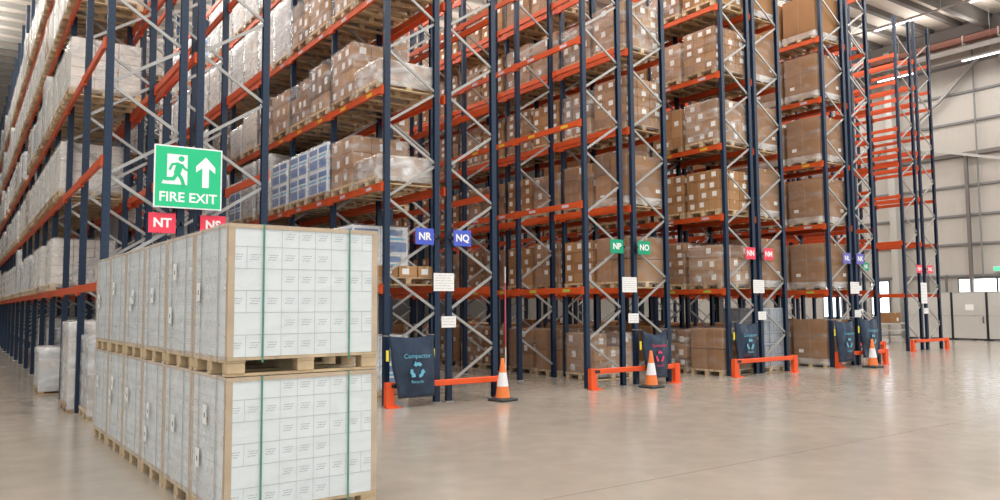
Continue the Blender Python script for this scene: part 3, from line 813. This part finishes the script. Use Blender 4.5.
        sheet(lambda u, v: (-hw+FW*u, -hl-.013, za+(zb-za)*v), 'wrap_front')
        me = b.mesh('stretch_wrap')
        for p_ in me.polygons: p_.use_smooth = True
        return me
    link('stretch_wrap', film(), t)
    # paper tags on the aisle side
    rr = random.Random(gi*3+1)
    for q in range(1 if gi % 2 else 2):
        b = MB(); yy = -.1+.3*rr.random(); zz = .55+.25*rr.random()-.22*q
        b.box(-hw-.031, -hw-.029, yy, yy+.10, zz, zz+.15, 'paper'); b.box(-hw-.032, -hw-.0305, yy+.04, yy+.065, zz+.05, zz+.09, 'ink'); tag(b.build('paper_label', t), 'white paper label with a black mark')
def _blk():
    b = MB(); b.cbox(-.07, .07, -.06, .06, .02, .100, 'wood', .006); return b.mesh('block')
def _skid(hw):
    b = MB(); b.box(-hw, hw, -.052, .052, 0, .02, 'wood'); return b.mesh('skid')
wrap_mat('wrap_side', .30, .50, (.84, .81, .79), .12, .3); wrap_mat('wrap_front', .02, .13)
ORDF = ['nearest', 'second', 'third', 'fourth', 'fifth', 'farthest']
for i in range(6):
    y0 = -5.99+i*.965
    fg_load(y0, 0, '%s strapped white carton load in the bottom tier of the foreground row' % ORDF[i], i == 0, i, .167)
    fg_load(y0, 1.159, '%s strapped white carton load in the top tier of the foreground row' % ORDF[i], i == 0, i+7, .171)

# ---------------------------------------------------------------- rack end furniture
def foot_mesh(s):
    b = MB()
    b.box(-.075, .075, -.05, .05, 0, .42, 'orange_guard')
    b.box(-.075 if s > 0 else -.19, .19 if s > 0 else .075, -.11, .07, 0, .014, 'orange_guard')
    b.bar((s*.05, -.02, .012), (s*.09, -.09, .012), .02, .02, 'orange_guard')
    b.box(min(s*.075, s*.15), max(s*.075, s*.15), -.012, .0, .014, .045, 'orange_guard')
    return b.mesh('guard_post')
def end_guard(x0, x1, y, lab):
    t = thing('rack_guard', (x0, y, 0), lab, 'rack guard', 'orange guards at the rack ends')
    link('guard_post', mb_cached('gp1', lambda: foot_mesh(1)), t); link('guard_post', mb_cached('gp2', lambda: foot_mesh(-1)), t, (x1-x0, 0, 0))
    b = MB(); b.cbox(.055, x1-x0-.055, -.035, .035, .31, .41, 'orange_guard', .008)
    b.box(.02, .16, -.052, -.05, .33, .39, 'dark_metal'); b.build('rail', t)
GU = [(0, 2.23, 0, 'racks NR and NQ'), (4.513, 6.87, 0, 'racks NP and NO'), (8.915, 11.12, 0, 'racks NN and NM'), (13.09, 15.32, 0, 'racks NL and NK'), (17.3, 19.55, 2.4, 'the empty racks with the green sign'), (21.5, 23.85, 2.4, 'the last empty racks by the side wall')]
for x0, x1, y, n_ in GU: end_guard(x0-.03, x1+.03, y-.19, 'low orange steel guard across the end of '+n_)

def sign(code, x, y, z, w, h, m, colw):
    t = thing('rack_sign', (x, y, z), '%s sign plate with white letters %s on the rack end post' % (colw, code), 'sign', 'rack code signs')
    b = MB(); b.cbox(-w/2, w/2, -.006, .006, -h/2, h/2, m, .003); b.build('plate', t)
    text('lettering', code, h*.62, 'white', t, (0, -.008, -.002), bold=.006)
    px = {'NT': -3.36, 'NS': -3.115, 'NR': .99, 'NQ': 1.24, 'NP': 5.503, 'NO': 5.88, 'NN': 9.905, 'NM': 10.13, 'NL': 14.08, 'NK': 14.33, 'NJ': 18.29, 'NI': 18.56, 'NH': 22.49, 'NG': 22.86}[code]-x
    sg_ = 1 if px > 0 else -1
    b = MB(); b.box(min(sg_*.1, px), max(sg_*.1, px), .006, .016, -.02, .02, 'dark_metal'); b.box(px-.03, px+.03, .006, .0698, -.02, .02, 'dark_metal'); b.build('clip', t)
SG0 = [('NT', -3.63, 0, 'sign_red', 'red'), ('NS', -2.92, 0, 'sign_red', 'red'), ('NR', .69, 0, 'sign_blue', 'blue'), ('NQ', 1.47, 0, 'sign_blue', 'blue'),
      ('NP', 5.28, 0, 'sign_teal', 'green'), ('NO', 6.08, 0, 'sign_teal', 'green'), ('NN', 9.66, 0, 'sign_red', 'red'), ('NM', 10.36, 0, 'sign_red', 'red'),
      ('NL', 13.76, 0, 'sign_violet', 'violet'), ('NK', 14.4, 0, 'sign_violet', 'violet'), ('NJ', 18.1, 2.4, 'sign_teal', 'small green'), ('NI', 18.82, 2.4, 'sign_teal', 'small green'), ('NH', 22.3, 2.4, 'sign_red', 'small red'), ('NG', 23.05, 2.4, 'sign_red', 'small red')]
mat('sign_violet', (.14, .12, .45), .35)
for c_, x, y, m_, w_ in SG0: sign(c_, x, y-.115, 2.915, .37, .29, m_, w_)

# fire exit sign
t = thing('fire_exit_sign', (-3.3, -.2, 3.585), 'large green and white FIRE EXIT sign with a running figure and up arrow', 'exit sign')
b = MB(); b.cbox(-.475, .475, -.008, .008, -.455, .455, 'white', .004); b.build('board', t)
b = MB(); b.box(-.455, .455, -.0105, -.0085, -.435, .435, 'sign_green'); b.build('green_face', t)
text('lettering', 'FIRE EXIT', .195, 'white', t, (0, -.0115, -.30), bold=.004)
def flat(b, pts, y, m_): b.add([(p[0], y, p[1]) for p in pts]+[(p[0], y+.001, p[1]) for p in pts], [tuple(range(len(pts)))], m_)
b = MB(); flat(b, [(.10, .09), (.19, .16), (.19, -.13), (.285, -.13), (.285, .16), (.375, .09), (.375, .18), (.2375, .325), (.10, .18)][::1], -.0125, 'white'); b.build('arrow', t)
b = MB(); flat(b, [(-.30, .33), (-.02, .33), (-.02, -.11), (-.37, -.11), (-.345, -.04), (-.30, 0)], -.0120, 'white'); b.build('door_symbol', t)
b = MB(); Yp = -.0132
tk = [.002]
def limb(pts, w):
    tk[0] += .0009
    for (a, c) in zip(pts, pts[1:]): b.bar((a[0], Yp, a[1]), (c[0], Yp, c[1]), w, tk[0], 'sign_green', (0,1,0)); b.cyl((c[0], Yp-tk[0]/2-.0004, c[1]), (c[0], Yp, c[1]), w/2, w/2, 'sign_green', 10)
b.cyl((-.105, Yp-.0006, .27), (-.105, Yp+.0006, .27), .042, .042, 'sign_green', 16)
limb([(-.12, .20), (-.16, .06)], .095); limb([(-.10, .19), (-.06, .13), (.0, .10)], .034); limb([(-.14, .20), (-.23, .18), (-.26, .11)], .034)
limb([(-.15, .05), (-.10, -.02), (-.07, -.11)], .05); limb([(-.17, .04), (-.21, -.03), (-.33, -.035)], .05)
b.build('running_figure', t)
b = MB(); b.box(-.07, -.03, .008, .15, -.30, -.26, 'galv'); b.box(.42, .46, .008, .15, -.30, -.26, 'galv'); b.box(-.09, -.01, .008, .15, .3, .33, 'galv'); b.build('bracket', t)

# paper notices bridging the two end posts
def notice(x, z, w, h, y, lab, lines):
    t = thing('rack_notice', (x, y, z), lab, 'notice', 'paper notices on the rack ends')
    b = MB(); b.box(-w/2, w/2, -.003, .003, -h/2, h/2, 'paper'); b.build('sheet', t)
    b = MB()
    for i in range(lines):
        zz = h/2-(i+1)*h/(lines+1); k = 0
        x_ = -w/2+.03
        while x_ < w/2-.06:
            ww = .035+.03*((i*7+k*5) % 3); b.box(x_, min(x_+ww, w/2-.02), -.0045, -.003, zz, zz+.008, 'grey_ink'); x_ += ww+.02; k += 1
    b.build('print', t)
for (x0, yy, nm, g) in [(0, 0, 'racks NR and NQ', 1.12), (4.513, 0, 'racks NP and NO', 5.69), (8.915, 0, 'racks NN and NM', 10.03), (13.09, 0, 'racks NL and NK', 14.2), (17.3, 2.4, 'the set-back empty racks', 18.43), (21.5, 2.4, 'the last racks by the wall', 22.68)]:
    far = x0 > 20
    notice(g, 2.12 if not far else 2.05, .42, .32 if not far else .75, yy-.049, 'white printed sheet across the end posts of '+nm, 6)
    notice(g+.1, 1.41, .30, .20, yy-.049, 'smaller lower white notice across the end posts of '+nm, 3)

# waste sacks hooked on the rack ends
def sack(x0, z1, w, h, y, mk, mlab, lab, skew=0, drape=.16):
    t = thing('waste_sack', (x0+w/2, y, z1), lab, 'waste sack', 'navy waste sacks on the rack ends')
    b = MB(); n = 16; nz = 16; vs = []; fs = []
    def P(u, v, back):
        sag = drape*(1-abs(2*u-1)**1.5)*(1-v)**1.5
        ww = w*(1-.22*v)
        x = (u-.5)*ww+skew*v + .012*math.sin(v*9+u*3)
        z = -h*v-sag*.55
        belly = .07*math.sin(math.pi*min(1, v*1.1))*math.sin(math.pi*u)
        fold = .03*noise.noise(Vector((u*3, v*5, x0)))+.014*math.sin(u*14+v*5+x0)*(1-v)
        return (x, (-.012-belly+fold) if not back else (.03+belly*.6), z)
    for back in (False, True):
        for j in range(nz+1):
            for i in range(n+1): vs.append(P(i/n, j/nz, back))
    o = (n+1)*(nz+1)
    for j in range(nz):
        for i in range(n):
            a = j*(n+1)+i; fs.append((a, a+n+1, a+n+2, a+1)); a += o; fs.append((a, a+1, a+n+2, a+n+1))
    for j in range(nz):
        for i in (0, n): a = j*(n+1)+i; fs.append((a, a+o, a+n+1+o, a+n+1))
    for i in range(n): a = nz*(n+1)+i; fs.append((a, a+1, a+1+o, a+o))
    b.add(vs, fs, 'bag_navy'); me = b.mesh('sack_body'); fix_normals(me)
    for p in me.polygons: p.use_smooth = True
    link('sack_body', me, t)
    # recycling arrows: three bent arrows
    b = MB(); r = w*.15; cx = skew*.55; cz = -h*.56; yf = -.105
    for k in range(3):
        a0 = R(90+120*k)
        def pt(rad, ang): return (cx+rad*math.cos(a0+ang), cz+rad*math.sin(a0+ang))
        ptsk = [pt(r, R(-42)), pt(r*1.08, R(-15)), pt(r, R(12)), pt(r*1.25, R(12)), pt(r*.86, R(42)), pt(r*.45, R(12)), pt(r*.62, R(12)), pt(r*.62, R(-15)), pt(r*.62, R(-42))]
        b.add([(p[0], yf, p[1]) for p in ptsk], [(0,1,7,8), (1,2,6,7), (3,4,5), ], mk)
    b.build('recycling_mark', t)
    text('lettering', 'Compactor', w*.125, mk, t, (cx, yf-.002, -h*.33)); text('small_lettering', 'Recycle', w*.085, mk, t, (cx, yf-.002, -h*.74))
    for sgn in (-1, 1):
        b = MB(); b.bar((sgn*(w/2-.01), .0, -.0), (sgn*(w/2+.02), -y-.062, .0), .018, .018, 'galv'); b.build('hook', t)
        b = MB(); b.cbox(sgn*(w/2)-.025, sgn*(w/2)+.025, .02, .04, -.42, -.24, 'bag_yellow', .006); tag(b.build('tie_tab', t), 'yellow tab')
    return t
sack(-.12, 1.20, .88, 1.04, -.33, 'bag_cyan', 0, 'navy waste sack with cyan recycling arrows hung under the NR sign', .10, .07)
sack(5.76, 1.17, .78, 1.02, -.30, 'bag_pink', 0, 'navy waste sack with pink recycling arrows hung behind a cone under the NO sign', .08, .22)
sack(9.00, 1.27, .84, .95, -.12, 'bag_cyan', 0, 'navy waste sack with a pale ring of arrows hung under the NN sign')
sack(12.76, 1.27, .84, 1.10, -.33, 'bag_cyan', 0, 'navy waste sack with faint pale print hung under the NL sign', .05)
sack(13.88, 1.32, .86, 1.08, -.33, 'bag_cyan', 0, 'navy waste sack hung under the NK sign behind the farthest cone', .08, .2)
# galvanised collecting bars beneath the sacks
# cones
def cone(x, y, lab):
    t = thing('traffic_cone', (x, y, 0), lab, 'traffic cone', 'orange and white traffic cones', prng.uniform(-.3, .3))
    b = MB(); b.cbox(-.20, .20, -.20, .20, 0, .045, 'rubber', .015); b.cyl((0,0,.045), (0,0,.06), .175, .15, 'rubber', 20); b.build('base', t)
    b = MB(); n = 24
    def ring(z): return .135-(.135-.028)*(z-.05)/.70
    b.cyl((0,0,.05), (0,0,.26), ring(.05), ring(.26), 'cone_orange', n); b.cyl((0,0,.50), (0,0,.735), ring(.50), ring(.735), 'cone_orange', n); b.cyl((0,0,.735), (0,0,.75), ring(.735), .02, 'cone_orange', n)
    me = b.mesh('body'); link('body', me, t)
    b = MB(); b.cyl((0,0,.258), (0,0,.502), ring(.258)+.002, ring(.502)+.002, 'cone_white', n); tag(b.build('reflective_sleeve', t), 'white reflective sleeve')
cone(2.05, -.53, 'orange and white traffic cone standing by the NQ rack post')
cone(5.74, -.58, 'orange and white traffic cone before the sack with pink arrows')
cone(13.95, -.62, 'farthest orange and white traffic cone, by the NK rack end')
# striped pole standing at the NQ end post
t = thing('striped_pole', (2.41, -.12, 0), 'thin red and white striped pole upright beside the NQ end post', 'pole')
b = MB()
for i in range(8): b.cyl((0,0,.02+i*.3), (0,0,.02+(i+1)*.3), .009, .009, 'bag_pink' if 3 <= i < 7 else 'cone_white', 10)
b.build('shaft', t)
b = MB(); b.cyl((0,0,0), (0,0,.02), .05, .04, 'rubber', 16); b.build('foot', t)
# second cone-foot litter: rubber mats under the cones read as wide dark bases
# beam notices
k = 0
# far packing bench between the set-back racks and the last rack
t = thing('packing_bench', (26.9, 6.4, 0), 'pale metal bench standing between the empty racks', 'bench')
b = MB(); b.cbox(-1.45, 1.45, -.4, .4, .78, .84, 'steel_pale'); b.build('top', t)
b = MB(); b.box(-1.45, 1.45, -.42, -.40, .50, .57, 'steel_pale'); b.box(-1.45, 1.45, -.4, .4, .3, .33, 'steel_dark'); b.build('shelf', t)
for sx in (-1, 1):
    for sy in (-1, 1): b = MB(); b.box(sx*1.35-.03, sx*1.35+.03, sy*.36-.03, sy*.36+.03, 0, .78, 'steel_pale'); b.build('leg', t)
t = tag(MB().build('carton', None, (27.6, 6.4, .84)), 'open brown carton lying on the packing bench', 'carton')
b = MB(); carton_into(b, -.45, -.3, 0, .9, .6, .45, 'card1', prng); t.data = b.mesh('carton')
t = thing('barrier_post', (26.9, 7.6, 0), 'yellow and orange post standing behind the packing bench', 'post')
b = MB(); b.cyl((0,0,.02), (0,0,1.15), .07, .07, 'bag_yellow', 14); b.cyl((0,0,1.15), (0,0,1.6), .07, .06, 'orange_guard', 14); b.build('shaft', t)
b = MB(); b.cyl((0,0,0), (0,0,.02), .18, .16, 'dark_metal', 18); b.build('base', t)
